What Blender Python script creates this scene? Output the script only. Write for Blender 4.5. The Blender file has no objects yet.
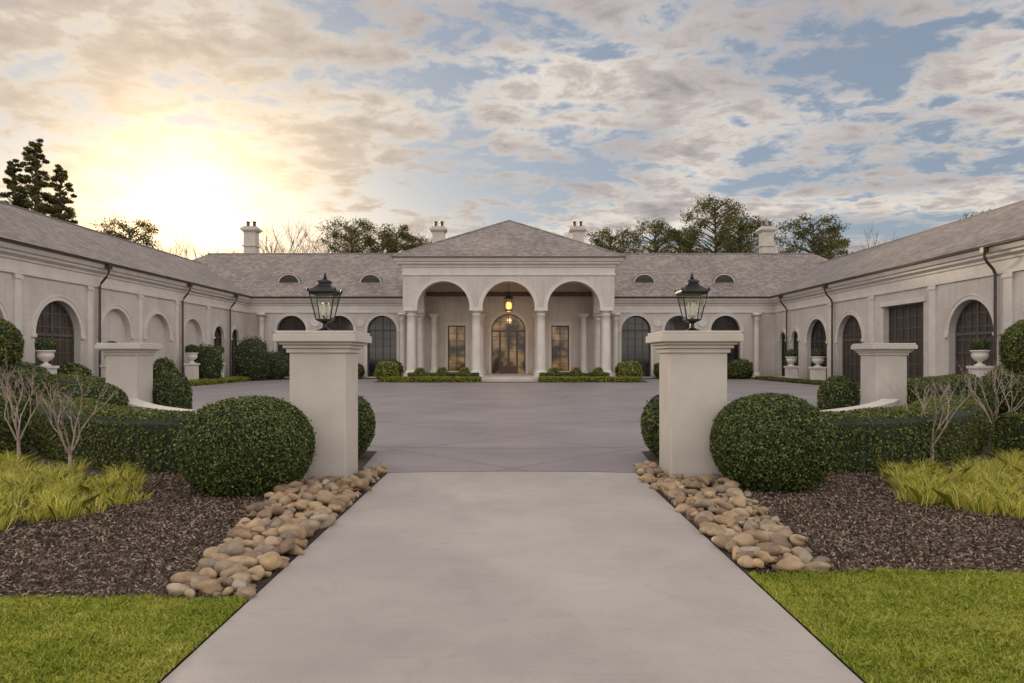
import bpy, math, random
import numpy as np
from mathutils import Vector
random.seed(7); rng=np.random.default_rng(7)
scene=bpy.context.scene
D=bpy.data
# ------------------------------------------------------------ node helpers
def new_mat(name):
    m=D.materials.new(name); m.use_nodes=True
    nt=m.node_tree; b=nt.nodes['Principled BSDF']
    return m,nt,b
def nd(nt,t,**kw):
    n=nt.nodes.new(t)
    for k,v in kw.items(): setattr(n,k,v)
    return n
def mathn(nt,op,a,b=None,c=None,clamp=False):
    n=nt.nodes.new('ShaderNodeMath'); n.operation=op; n.use_clamp=clamp
    for i,v in enumerate((a,b,c)):
        if v is None: continue
        if isinstance(v,(int,float)): n.inputs[i].default_value=v
        else: nt.links.new(v,n.inputs[i])
    return n.outputs[0]
def ramp(nt,fac,stops,interp='LINEAR'):
    r=nt.nodes.new('ShaderNodeValToRGB'); r.color_ramp.interpolation=interp
    e=r.color_ramp.elements
    while len(e)<len(stops): e.new(0.5)
    for i,(p,c) in enumerate(stops):
        e[i].position=p; e[i].color=(c[0],c[1],c[2],1)
    nt.links.new(fac,r.inputs[0]); return r.outputs[0]
def noise(nt,vec,scale,detail=4,rough=.5,dist=0):
    n=nt.nodes.new('ShaderNodeTexNoise'); n.inputs['Scale'].default_value=scale
    n.inputs['Detail'].default_value=detail; n.inputs['Roughness'].default_value=rough
    n.inputs['Distortion'].default_value=dist
    if vec is not None: nt.links.new(vec,n.inputs['Vector'])
    return n.outputs['Fac']
def geo_pos(nt):
    return nt.nodes.new('ShaderNodeNewGeometry').outputs['Position']
def mixc(nt,fac,a,b,mode='MIX'):
    n=nt.nodes.new('ShaderNodeMix'); n.data_type='RGBA'; n.blend_type=mode
    for s,v in ((n.inputs[0],fac),(n.inputs[6],a),(n.inputs[7],b)):
        if isinstance(v,(int,float)): s.default_value=v
        elif isinstance(v,tuple): s.default_value=(v[0],v[1],v[2],1)
        else: nt.links.new(v,s)
    return n.outputs[2]
def bump(nt,b,h,strength=.3,dist=.02):
    n=nt.nodes.new('ShaderNodeBump'); n.inputs['Strength'].default_value=strength
    n.inputs['Distance'].default_value=dist
    nt.links.new(h,n.inputs['Height']); nt.links.new(n.outputs[0],b.inputs['Normal'])
def mat_noise(name,c1,c2,scale=2,rough=.8,fine=40,bs=.2,bd=.01,detail=6,metal=0):
    m,nt,b=new_mat(name); p=geo_pos(nt)
    f=noise(nt,p,scale,detail,.6)
    col=ramp(nt,f,[(.3,c1),(.7,c2)])
    nt.links.new(col,b.inputs['Base Color']); b.inputs['Roughness'].default_value=rough
    b.inputs['Metallic'].default_value=metal
    bump(nt,b,noise(nt,p,fine,4),bs,bd); return m
def mat_leaf(name,cols,rough=.55,trans=.25,patch=.5,pscale=1.5):
    m,nt,b=new_mat(name)
    g=nt.nodes.new('ShaderNodeNewGeometry')
    r=g.outputs['Random Per Island']
    f=noise(nt,g.outputs['Position'],pscale,3)
    fac=mathn(nt,'ADD',mathn(nt,'MULTIPLY',r,1-patch),mathn(nt,'MULTIPLY',f,patch))
    n=len(cols)
    col=ramp(nt,fac,[(.18+.62*i/(n-1),c) for i,c in enumerate(cols)])
    nt.links.new(col,b.inputs['Base Color']); b.inputs['Roughness'].default_value=rough
    b.inputs['Specular IOR Level'].default_value=.3
    if trans>0:
        t=nd(nt,'ShaderNodeBsdfTranslucent'); nt.links.new(col,t.inputs[0])
        mx=nd(nt,'ShaderNodeMixShader'); mx.inputs[0].default_value=trans
        nt.links.new(b.outputs[0],mx.inputs[1]); nt.links.new(t.outputs[0],mx.inputs[2])
        nt.links.new(mx.outputs[0],nt.nodes['Material Output'].inputs[0])
    return m
# ------------------------------------------------------------ materials
def mat_wall():
    m,nt,b=new_mat('painted_brick'); p=geo_pos(nt)
    sep=nd(nt,'ShaderNodeSeparateXYZ'); nt.links.new(p,sep.inputs[0])
    cmb=nd(nt,'ShaderNodeCombineXYZ')
    nt.links.new(mathn(nt,'ADD',sep.outputs[0],sep.outputs[1]),cmb.inputs[0]); nt.links.new(sep.outputs[2],cmb.inputs[1])
    br=nd(nt,'ShaderNodeTexBrick'); nt.links.new(cmb.outputs[0],br.inputs['Vector'])
    br.inputs['Scale'].default_value=1; br.inputs['Brick Width'].default_value=.4; br.inputs['Row Height'].default_value=.13
    br.inputs['Mortar Size'].default_value=.008
    br.inputs['Color1'].default_value=(1,1,1,1); br.inputs['Color2'].default_value=(.88,.88,.88,1); br.inputs['Mortar'].default_value=(.68,.68,.68,1)
    f=noise(nt,p,.6,6,.6)
    col=ramp(nt,f,[(.3,(.50,.46,.425)),(.7,(.61,.568,.53))])
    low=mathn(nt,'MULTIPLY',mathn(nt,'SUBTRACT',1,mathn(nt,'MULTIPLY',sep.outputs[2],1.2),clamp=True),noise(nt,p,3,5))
    cs=nd(nt,'ShaderNodeCombineXYZ'); nt.links.new(mathn(nt,'MULTIPLY',mathn(nt,'ADD',sep.outputs[0],sep.outputs[1]),3),cs.inputs[0]); nt.links.new(mathn(nt,'MULTIPLY',sep.outputs[2],.25),cs.inputs[1])
    streak=ramp(nt,noise(nt,cs.outputs[0],1,5,.6),[(.4,(1,1,1)),(.75,(.8,.77,.74))])
    col=mixc(nt,.7,col,streak,'MULTIPLY')
    col=mixc(nt,.45,col,br.outputs['Color'],'MULTIPLY')
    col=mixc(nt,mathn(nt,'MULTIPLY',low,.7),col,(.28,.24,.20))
    nt.links.new(col,b.inputs['Base Color']); b.inputs['Roughness'].default_value=.75
    bump(nt,b,br.outputs['Color'],.35,.01); return m
M_wall=mat_wall()
M_trim=mat_noise('cream_trim',(.55,.51,.47),(.65,.61,.57),1.2,.6,60,.08,.003)
M_stucco=mat_noise('gate_stucco',(.45,.41,.37),(.54,.50,.455),1.7,.85,160,.5,.004,detail=9)
def mat_roof(name,axis):
    m,nt,b=new_mat(name); p=geo_pos(nt)
    sep=nd(nt,'ShaderNodeSeparateXYZ'); nt.links.new(p,sep.inputs[0])
    cmb=nd(nt,'ShaderNodeCombineXYZ')
    nt.links.new(sep.outputs[axis],cmb.inputs[0]); nt.links.new(sep.outputs[2],cmb.inputs[1])
    br=nd(nt,'ShaderNodeTexBrick'); nt.links.new(cmb.outputs[0],br.inputs['Vector'])
    br.inputs['Scale'].default_value=1; br.inputs['Brick Width'].default_value=.32; br.inputs['Row Height'].default_value=.14
    br.inputs['Mortar Size'].default_value=.012; br.inputs['Bias'].default_value=.0
    br.inputs['Color1'].default_value=(.31,.275,.255,1); br.inputs['Color2'].default_value=(.17,.15,.145,1); br.inputs['Mortar'].default_value=(.07,.06,.058,1)
    f=noise(nt,p,.35,7,.65)
    col=mixc(nt,.8,br.outputs['Color'],ramp(nt,f,[(.3,(.68,.66,.68)),(.7,(1.15,1.08,1.0))]),'MULTIPLY')
    nt.links.new(col,b.inputs['Base Color']); b.inputs['Roughness'].default_value=.62
    bump(nt,b,br.outputs['Color'],.8,.03); return m
M_roofX=mat_roof('shingle_roof_x',0); M_roofY=mat_roof('shingle_roof_y',1)
M_door=mat_noise('dark_wood',(.035,.029,.026),(.065,.054,.047),3,.45,30,.2,.005)
M_rail=mat_noise('door_rail_wood',(.065,.054,.047),(.105,.088,.075),3,.45,30,.2,.005)
M_frame=mat_noise('bronze_frame',(.025,.022,.02),(.042,.036,.032),5,.4,60,.1,.002)
M_black=mat_noise('black_iron',(.018,.018,.019),(.04,.038,.036),9,.42,80,.3,.003,metal=.6)
M_pipe=mat_noise('copper_downspout',(.05,.04,.035),(.09,.07,.06),4,.4,50,.1,.002,metal=.5)
M_wood=mat_noise('entry_door_wood',(.05,.03,.02),(.10,.06,.04),4,.4,40,.2,.003)
def mat_glass():
    m,nt,b=new_mat('window_glass'); p=geo_pos(nt)
    f=noise(nt,p,.8,3)
    nt.links.new(ramp(nt,f,[(.35,(.012,.013,.015)),(.65,(.05,.042,.034))]),b.inputs['Base Color'])
    b.inputs['Roughness'].default_value=.06; b.inputs['Specular IOR Level'].default_value=.5
    bump(nt,b,noise(nt,p,.9,2),.08,.02); return m
M_glass=mat_glass()
def mat_warmglass():
    m,nt,b=new_mat('entry_glass'); p=geo_pos(nt)
    f=noise(nt,p,1.0,3)
    nt.links.new(ramp(nt,f,[(.35,(.02,.016,.013)),(.65,(.06,.045,.03))]),b.inputs['Base Color'])
    nt.links.new(ramp(nt,f,[(.42,(.03,.018,.008)),(.66,(.70,.40,.17))]),b.inputs['Emission Color'])
    b.inputs['Emission Strength'].default_value=.3; b.inputs['Specular IOR Level'].default_value=.4
    b.inputs['Roughness'].default_value=.08; return m
M_wglass=mat_warmglass()
def mat_clear():
    m,nt,b=new_mat('lantern_glass')
    t=nd(nt,'ShaderNodeBsdfTransparent'); t.inputs[0].default_value=(.93,.93,.92,1)
    g=nd(nt,'ShaderNodeBsdfGlossy'); g.inputs['Roughness'].default_value=.05
    mx=nd(nt,'ShaderNodeMixShader'); mx.inputs[0].default_value=.12
    nt.links.new(t.outputs[0],mx.inputs[1]); nt.links.new(g.outputs[0],mx.inputs[2])
    nt.links.new(mx.outputs[0],nt.nodes['Material Output'].inputs[0]); return m
M_clear=mat_clear()
def mat_emit(name,c,s):
    m,nt,b=new_mat(name); b.inputs['Base Color'].default_value=(*c,1)
    b.inputs['Emission Color'].default_value=(*c,1); b.inputs['Emission Strength'].default_value=s; return m
M_lamp=mat_emit('lamp_glow',(1,.36,.08),4)
M_candle=mat_noise('candle_wax',(.7,.66,.55),(.8,.75,.65),5,.4)
def mat_drive():
    m,nt,b=new_mat('driveway_concrete'); p=geo_pos(nt)
    f=noise(nt,p,.55,8,.62); f2=noise(nt,p,120,4,.75)
    col=ramp(nt,f,[(.28,(.30,.27,.255)),(.5,(.37,.337,.318)),(.72,(.42,.382,.36))])
    col=mixc(nt,.5,col,ramp(nt,f2,[(.35,(.62,.62,.62)),(.65,(1.2,1.2,1.2))]),'MULTIPLY')
    st=noise(nt,p,2.6,9,.75,1.2)
    col=mixc(nt,ramp(nt,st,[(.50,(0,0,0)),(.72,(.45,.45,.45))]),col,(.26,.235,.22))
    mp=nd(nt,'ShaderNodeMapping'); mp.inputs['Scale'].default_value=(.6,60,1); nt.links.new(p,mp.inputs[0])
    bro=noise(nt,mp.outputs[0],1.5,3,.6)
    col=mixc(nt,.18,col,ramp(nt,bro,[(.35,(.7,.7,.7)),(.65,(1.15,1.15,1.15))]),'MULTIPLY')
    nt.links.new(col,b.inputs['Base Color']); b.inputs['Roughness'].default_value=.72
    bump(nt,b,mathn(nt,'ADD',f2,bro),.25,.004); return m
M_drive=mat_drive()
def mat_court():
    m,nt,b=new_mat('court_paving'); p=geo_pos(nt)
    sep=nd(nt,'ShaderNodeSeparateXYZ'); nt.links.new(p,sep.inputs[0])
    a=mathn(nt,'ADD',sep.outputs[0],sep.outputs[1]); c=mathn(nt,'SUBTRACT',sep.outputs[0],sep.outputs[1])
    def line(v,per,w):
        x=mathn(nt,'ABSOLUTE',mathn(nt,'SUBTRACT',mathn(nt,'FRACT',mathn(nt,'DIVIDE',v,per)),.5))
        return mathn(nt,'LESS_THAN',x,w/per)
    cy=mathn(nt,'SUBTRACT',sep.outputs[1],30)
    rad=mathn(nt,'SQRT',mathn(nt,'ADD',mathn(nt,'MULTIPLY',sep.outputs[0],sep.outputs[0]),mathn(nt,'MULTIPLY',cy,cy)))
    l=mathn(nt,'MAXIMUM',mathn(nt,'MAXIMUM',line(a,4.2,.022),line(c,4.2,.022)),line(rad,4.9,.035))
    f=noise(nt,p,.35,8,.65); f2=noise(nt,p,30,5,.7)
    col=ramp(nt,f,[(.28,(.165,.145,.155)),(.5,(.215,.192,.20)),(.74,(.28,.25,.253))])
    col=mixc(nt,.5,col,ramp(nt,f2,[(.3,(.6,.6,.6)),(.7,(1.25,1.25,1.25))]),'MULTIPLY')
    col=mixc(nt,mathn(nt,'MULTIPLY',l,.8),col,(.07,.062,.065))
    nt.links.new(col,b.inputs['Base Color']); b.inputs['Roughness'].default_value=.5
    bump(nt,b,f2,.3,.01); return m
M_court=mat_court()
M_soil=mat_noise('mulch_soil',(.035,.024,.017),(.09,.065,.048),14,.95,60,.8,.03)
M_ground=mat_noise('meadow_grass',(.05,.06,.02),(.11,.12,.035),3,.95,50,.8,.03)
M_lawnbase=mat_noise('lawn_base',(.09,.11,.02),(.20,.22,.045),9,.95,90,.8,.02)
M_box=mat_leaf('boxwood_leaf',[(.015,.028,.008),(.042,.068,.016),(.085,.12,.026),(.20,.21,.06)],.5,.2,.25,9)
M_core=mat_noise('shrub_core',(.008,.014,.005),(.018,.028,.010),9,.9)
M_hedge=mat_leaf('hedge_leaf',[(.022,.036,.010),(.06,.085,.018),(.12,.145,.03),(.22,.21,.05)],.5,.2,.4,3)
M_ylw=mat_leaf('golden_shrub_leaf',[(.12,.14,.015),(.24,.26,.025),(.36,.34,.045)],.5,.3,.3,3)
M_sedge=mat_leaf('sedge_blade',[(.14,.17,.02),(.42,.44,.05),(.66,.62,.10),(.82,.72,.28)],.6,.4,.3,2.5)
M_lawn=mat_leaf('lawn_blade',[(.12,.17,.02),(.30,.37,.04),(.46,.50,.07),(.68,.62,.20)],.6,.4,.45,2.2)
M_mulch=mat_leaf('mulch_chip',[(.03,.02,.014),(.085,.056,.04),(.16,.11,.08),(.33,.26,.205)],.9,0,.25,2.5)
M_pine=mat_leaf('pine_needles',[(.025,.036,.014),(.06,.07,.024),(.14,.125,.036),(.24,.20,.06)],.7,.4,.4,.35)
M_bark=mat_noise('bark',(.05,.038,.03),(.13,.10,.08),6,.9,30,.8,.03)
M_twig=mat_noise('myrtle_bark',(.24,.18,.155),(.40,.32,.28),12,.8,60,.4,.005)
def mat_rock():
    m,nt,b=new_mat('river_stone'); g=nd(nt,'ShaderNodeNewGeometry')
    f=noise(nt,g.outputs['Position'],14,6,.6)
    col=ramp(nt,g.outputs['Random Per Island'],[(0,(.16,.11,.07)),(.2,(.29,.20,.12)),(.4,(.40,.285,.165)),(.55,(.22,.185,.15)),(.75,(.42,.31,.19)),(.9,(.17,.12,.085)),(1,(.45,.39,.32))])
    col=mixc(nt,.7,col,ramp(nt,f,[(.3,(.5,.46,.42)),(.7,(1.15,1.1,1.05))]),'MULTIPLY')
    nt.links.new(col,b.inputs['Base Color']); b.inputs['Roughness'].default_value=.6
    bump(nt,b,noise(nt,g.outputs['Position'],50,4),.5,.008); return m
M_rock=mat_rock()
# ------------------------------------------------------------ mesh helpers
def empty(name,parent=None):
    o=D.objects.new(name,None); scene.collection.objects.link(o); o.empty_display_size=.3
    if parent: o.parent=parent
    return o
class MB:
    def __init__(s): s.V=[]; s.F=[]
    def add(s,v,f):
        n=len(s.V); s.V+= [tuple(p) for p in v]; s.F+=[tuple(i+n for i in q) for q in f]
    def box(s,x0,x1,y0,y1,z0,z1):
        s.add([(x0,y0,z0),(x1,y0,z0),(x1,y1,z0),(x0,y1,z0),(x0,y0,z1),(x1,y0,z1),(x1,y1,z1),(x0,y1,z1)],
              [(0,3,2,1),(4,5,6,7),(0,1,5,4),(1,2,6,5),(2,3,7,6),(3,0,4,7)])
    def lathe(s,prof,cx,cy,cz,seg=20,rot=0,sq=1.0):
        v=[];f=[]
        for r,z in prof:
            for i in range(seg):
                a=2*math.pi*i/seg+rot; v.append((cx+r*math.cos(a)*sq,cy+r*math.sin(a)*sq,cz+z))
        for j in range(len(prof)-1):
            for i in range(seg):
                k=(i+1)%seg; f.append((j*seg+i,j*seg+k,(j+1)*seg+k,(j+1)*seg+i))
        f.append(tuple(range(seg-1,-1,-1))); f.append(tuple((len(prof)-1)*seg+i for i in range(seg)))
        s.add(v,f)
    def tube(s,pts,rad,seg=6):
        v=[];f=[]; n=len(pts)
        for j,p in enumerate(pts):
            p=Vector(p); a=Vector(pts[max(j-1,0)]); b=Vector(pts[min(j+1,n-1)]); t=(b-a).normalized()
            u=t.cross(Vector((0,0,1)) if abs(t.z)<.9 else Vector((1,0,0))).normalized(); w=t.cross(u)
            r=rad[j] if isinstance(rad,(list,tuple)) else rad
            for i in range(seg):
                an=2*math.pi*i/seg; v.append(p+u*r*math.cos(an)+w*r*math.sin(an))
        for j in range(n-1):
            for i in range(seg):
                k=(i+1)%seg; f.append((j*seg+i,j*seg+k,(j+1)*seg+k,(j+1)*seg+i))
        f.append(tuple(range(seg-1,-1,-1))); f.append(tuple((n-1)*seg+i for i in range(seg)))
        s.add(v,f)
    def path(s,pts,prof,closed_prof=True):
        v=[];f=[];n=len(pts);m=len(prof)
        for j,p in enumerate(pts):
            a=pts[max(j-1,0)]; b=pts[min(j+1,n-1)]; dx,dy=b[0]-a[0],b[1]-a[1]; l=math.hypot(dx,dy); nx,ny=-dy/l,dx/l
            for o,z in prof: v.append((p[0]+nx*o,p[1]+ny*o,z))
        for j in range(n-1):
            for i in range(m):
                k=(i+1)%m; f.append((j*m+i,j*m+k,(j+1)*m+k,(j+1)*m+i))
        f.append(tuple(range(m-1,-1,-1))); f.append(tuple((n-1)*m+i for i in range(m)))
        s.add(v,f)
    def obj(s,name,mat,parent=None,smooth=False,bevel=0):
        me=D.meshes.new(name); me.from_pydata(s.V,[],s.F); me.materials.append(mat)
        if smooth: me.polygons.foreach_set('use_smooth',[True]*len(me.polygons))
        me.update(); o=D.objects.new(name,me); scene.collection.objects.link(o)
        if parent: o.parent=parent
        if bevel:
            b=o.modifiers.new('b','BEVEL'); b.width=bevel; b.segments=2; b.limit_method='ANGLE'
        return o
def fast_mesh(name,V,nf,k):
    me=D.meshes.new(name); V=np.ascontiguousarray(V,dtype=np.float32).reshape(-1,3)
    me.vertices.add(len(V)); me.vertices.foreach_set('co',V.ravel())
    me.loops.add(nf*k); me.loops.foreach_set('vertex_index',np.arange(nf*k,dtype=np.int32))
    me.polygons.add(nf); me.polygons.foreach_set('loop_start',np.arange(0,nf*k,k,dtype=np.int32))
    me.update(calc_edges=True); return me
def link(name,me,mat,parent=None):
    if len(me.materials)==0: me.materials.append(mat)
    o=D.objects.new(name,me); scene.collection.objects.link(o)
    if parent: o.parent=parent
    return o
def nrm(a): return a/np.maximum(np.linalg.norm(a,axis=1,keepdims=True),1e-9)
def leaf_quads(P,N,size,spread=.8,aspect=.5):
    n=len(P); nn=nrm(N+rng.normal(size=(n,3))*spread)
    a=nrm(np.cross(nn,rng.normal(size=(n,3)))); b=np.cross(nn,a)
    s=(size*(.6+.8*rng.random(n)))[:,None]
    return np.stack([P-a*s,P+b*s*aspect,P+a*s,P-b*s*aspect],1)
def blades(P,h,w,lean,az=None):
    n=len(P)
    if az is None: az=rng.random(n)*2*math.pi
    tw=rng.random(n)*2*math.pi
    dr=np.stack([np.cos(az),np.sin(az),np.zeros(n)],1)
    sd=np.stack([-np.sin(tw),np.cos(tw),np.zeros(n)],1)
    hh=(h*(.6+.7*rng.random(n)))[:,None]; ww=(w*(.7+.6*rng.random(n)))[:,None]; ll=(lean*(.3+rng.random(n)))[:,None]*hh
    up=np.array([[0,0,1.]])
    m1=P+up*hh*.6+dr*ll*.35; tip=P+up*hh*.85+dr*ll*1.1
    return np.stack([P-sd*ww,P+sd*ww,m1+sd*ww*.8,tip,m1-sd*ww*.8],1)
def lump(p,k=3.1):
    return (np.sin(p[:,0]*k+p[:,2]*2.3)+np.sin(p[:,1]*k*1.2+p[:,0]*1.7+1)+np.sin(p[:,2]*k*1.4+p[:,1]*2.1+2))/3
def bush(cx,cy,rx,h,n=9000,leaf=.022,mat=None,name='boxwood_shrub',z0=0,p=2.4,ry=None,lumpy=.03,rough=.05,parent=None):
    ry=ry or rx; mat=mat or M_box
    E=parent or empty(name)
    c=np.array([cx,cy,z0+h*.47]); R=np.array([rx,ry,h*.53])
    d=nrm(rng.normal(size=(n,3)))
    def shape(d):
        r=1/(np.abs(d)**p).sum(1)**(1/p); return d*r[:,None]*R
    q=shape(d); q=q*(1+lumpy*lump(q+c,5.0/max(rx,.3)))[:,None]
    stray=(rng.random(n)<.05)*rng.random(n)*.045
    P=c+q*(1+(rng.random(n)-.75)*rough+stray)[:,None]
    k=P[:,2]>z0+.01; P=P[k]; d=d[k]
    me=fast_mesh('leaves',leaf_quads(P,d/R*rx,leaf,.75,.55),len(P),4); link('leaves',me,mat,E)
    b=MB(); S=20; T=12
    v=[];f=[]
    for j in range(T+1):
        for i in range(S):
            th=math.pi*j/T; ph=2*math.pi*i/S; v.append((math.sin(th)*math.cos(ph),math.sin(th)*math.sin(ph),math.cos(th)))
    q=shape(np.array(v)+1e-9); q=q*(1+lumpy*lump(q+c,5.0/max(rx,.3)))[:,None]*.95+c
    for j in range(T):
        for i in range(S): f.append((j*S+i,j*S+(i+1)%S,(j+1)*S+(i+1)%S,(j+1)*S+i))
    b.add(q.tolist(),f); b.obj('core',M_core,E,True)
    return E
def catmull(pts,n=8):
    out=[]; P=[Vector(p) for p in pts]
    for i in range(len(P)-1):
        p0=P[max(i-1,0)];p1=P[i];p2=P[i+1];p3=P[min(i+2,len(P)-1)]
        for j in range(n):
            t=j/n; out.append(tuple(.5*((2*p1)+(-p0+p2)*t+(2*p0-5*p1+4*p2-p3)*t*t+(-p0+3*p1-3*p2+p3)*t**3)))
    out.append(tuple(P[-1])); return out
def hedge(pts,hw,h,dens=3500,leaf=.022,mat=None,name='clipped_hedge',p=5,smooth=True,z0=0):
    mat=mat or M_hedge; E=empty(name)
    C=catmull(pts,8) if smooth else [tuple(q) for q in pts]
    C=np.array(C); seg=np.diff(C,axis=0); L=np.linalg.norm(seg,axis=1); cum=np.concatenate([[0],np.cumsum(L)]); tot=cum[-1]
    n=int(dens*tot*(2*h+2*hw))
    s=rng.random(n)*tot; i=np.clip(np.searchsorted(cum,s)-1,0,len(L)-1); t=((s-cum[i])/L[i])[:,None]
    c=C[i]+seg[i]*t; nn=np.stack([-seg[i][:,1],seg[i][:,0]],1)/L[i][:,None]
    per=2*h+2*hw; u=rng.random(n)*per
    o=np.where(u<h,-hw,np.where(u<h+2*hw,u-h-hw,hw)); z=np.where(u<h,u,np.where(u<h+2*hw,h,per-u))
    no=np.where(u<h,-1,np.where(u<h+2*hw,0,1.)); nz=np.where((u>=h)&(u<h+2*hw),1.,0)
    fx=np.abs(o)/hw; fz=z/h; k=1/np.maximum((fx**p+np.maximum(fz,0)**p)**(1/p),.999); k=np.where(fz<.5,1,k); o=o*k; z=z*k
    P=np.stack([c[:,0]+nn[:,0]*o,c[:,1]+nn[:,1]*o,z],1); N=np.stack([nn[:,0]*no,nn[:,1]*no,nz],1)
    P+=N*(lump(P,3)*.03+(rng.random(n)-.6)*.08)[:,None]; P[:,2]+=z0
    m=int(dens*2*hw*h)
    for e,sg in ((0,-1),(-1,1)):
        d=seg[e]/L[e]; oo=(rng.random(m)*2-1)*hw; zz=rng.random(m)*h
        q=1/np.maximum(((np.abs(oo)/hw)**p+(zz/h)**p)**(1/p),.999); oo*=q; zz*=q
        Q=np.stack([C[e][0]+d[0]*sg*.02-d[1]*oo,C[e][1]+d[1]*sg*.02+d[0]*oo,zz+z0],1)
        P=np.vstack([P,Q]); N=np.vstack([N,np.tile([d[0]*sg,d[1]*sg,0],(m,1))])
    me=fast_mesh('leaves',leaf_quads(P,N,leaf,.8,.55),len(P),4); link('leaves',me,mat,E)
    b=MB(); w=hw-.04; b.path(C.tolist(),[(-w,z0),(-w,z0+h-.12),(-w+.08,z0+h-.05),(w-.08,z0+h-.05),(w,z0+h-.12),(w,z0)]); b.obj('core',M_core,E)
    return E
import mathutils, bmesh
def poly_sheet(name,pts,z,mat):
    me=D.meshes.new(name); vs=[(p[0],p[1],z) for p in pts]
    tr=mathutils.geometry.tessellate_polygon([[Vector(v) for v in vs]])
    me.from_pydata(vs,[],[tuple(t) for t in tr]); me.materials.append(mat)
    me.update()
    o=D.objects.new(name,me); scene.collection.objects.link(o)
    bm=bmesh.new(); bm.from_mesh(me)
    for f in bm.faces:
        if f.normal.z<0: f.normal_flip()
    bm.to_mesh(me); bm.free()
    return o
def inpoly(P,poly):
    x,y=P[:,0],P[:,1]; r=np.zeros(len(P),bool); n=len(poly); j=n-1
    for i in range(n):
        xi,yi=poly[i];xj,yj=poly[j]
        c=((yi>y)!=(yj>y))&(x<(xj-xi)*(y-yi)/(yj-yi+1e-12)+xi); r^=c; j=i
    return r
def sample(poly,n):
    a=np.array(poly); lo=a.min(0);hi=a.max(0); P=lo+rng.random((int(n),2))*(hi-lo); return P[inpoly(P,poly)]
# ------------------------------------------------------------ ground
S=1500
poly_sheet('ground',[(-S,-S),(S,-S),(S,S),(-S,S)],-.03,M_ground)
DW=1.84
poly_sheet('driveway',[(-DW,-12),(DW,-12),(DW,10.1),(1.2,10.19),(0,10.24),(-1.2,10.19),(-DW,10.1)],.0,M_drive)
cl=[(-2.3,10.5),(-2.45,12.4),(-4.2,12.9),(-6.6,14.0),(-8.2,15.9),(-8.8,18),(-12,22),(-16,26),(-18.6,31),(-19.2,38),(-19.2,54.5),(-10.5,55.6),(-9.6,47.3)]
cr=[(-x-.1,y) for x,y in cl]
court=[(-DW,10.112),(-1.2,10.203),(0,10.253),(1.2,10.203),(DW,10.112)]+cr+cl[::-1]
poly_sheet('court_paving',court,.002,M_court)
soil=[(-22.4,4.8),(-1.86,4.8),(-1.86,10.1)]+cl[:10]+[(-19.2,57.9),(-22.4,57.9)]
poly_sheet('mulch_bed_soil',soil,-.008,M_soil)
soilr=[(22.3,5.35),(1.86,5.35),(1.86,10.1)]+cr[:10]+[(19.1,57.9),(22.3,57.9)]
poly_sheet('mulch_bed_soil',soilr,-.008,M_soil)
poly_sheet('planting_strip_soil',[(-19.18,54.52),(-10.5,55.62),(-9.6,47.32),(9.5,47.32),(10.4,55.62),(19.08,54.52),(19.08,57.9),(-19.18,57.9)],-.012,M_soil)
lawnL=[(-14,-6),(-1.86,-6),(-1.86,4.8),(-14,4.8)]; lawnR=[(1.86,-6),(14,-6),(14,5.35),(1.86,5.35)]
poly_sheet('lawn_turf',lawnL,-.004,M_lawnbase); poly_sheet('lawn_turf',lawnR,-.004,M_lawnbase)
def lawn(poly,near,n,name='lawn'):
    P=sample(near,n); e=rng.normal(size=P.shape)*np.array([.008,.02]); P=P+e
    P=P[np.abs(P[:,0])>1.855+rng.random(len(P))*.01]
    P3=np.column_stack([P,np.full(len(P),-.004)])
    hs=.040*(1+.45*lump(P3,9))*(1+.25*lump(P3+3,31))
    Q=blades(P3,hs,.0030,.8)
    link(name,fast_mesh(name,Q,len(Q),5),M_lawn)
lawn(lawnL,[(-5.2,2.6),(-1.84,2.6),(-1.84,4.80),(-2.6,4.86),(-3.6,4.8),(-5.2,4.84)],100000,'lawn_grass')
lawn(lawnR,[(5.4,2.6),(1.84,2.6),(1.84,5.36),(2.8,5.40),(4,5.34),(5.4,5.39)],120000,'lawn_grass')
def chips(poly,n):
    P=sample(poly,n); m=len(P); P3=np.column_stack([P,rng.random(m)*.035])
    Q=leaf_quads(P3,np.tile([0,0,1.],(m,1)),.021,.6,.32)
    link('mulch_bed',fast_mesh('mulch_bed',Q,m,4),M_mulch)
chips([(-8,4.82),(-1.95,4.80),(-1.95,9.8),(-4,10.4),(-8,9)],90000)
chips([(8,5.36),(1.95,5.35),(1.95,9.8),(4,10.4),(8,9)],90000)
def sedge(poly,nc,name='ornamental_grass_bed'):
    C=sample(poly,nc); out=[]
    for c in C:
        k=110; r=rng.random(k)**.5*.13; a=rng.random(k)*6.283; H_=.15+.13*rng.random()
        P=np.column_stack([c[0]+r*np.cos(a),c[1]+r*np.sin(a),np.zeros(k)])
        out.append(blades(P,H_*(1.15-2.2*r),.0035,.75,a+rng.normal(size=k)*1.0))
    Q=np.concatenate(out); link(name,fast_mesh(name,Q,len(Q),5),M_sedge)
sedge([(-4.35,8.0),(-4.35,7.5),(-4.7,7.0),(-5.3,6.45),(-6.4,6.3),(-10,6.3),(-11,13),(-8.6,11.6),(-6.8,10.1),(-5.2,9.5)],620)
sedge([(4.9,9.2),(4.6,8.2),(4.8,7.5),(5.6,6.8),(6.6,6.6),(10,6.6),(11,13),(8.6,11.6),(6.8,10.1),(5.5,9.9)],580)
bm=bmesh.new(); bmesh.ops.create_icosphere(bm,subdivisions=3,radius=1); IV=np.array([v.co[:] for v in bm.verts]); IF=[tuple(v.index for v in f.verts) for f in bm.faces]; bm.free()
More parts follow.
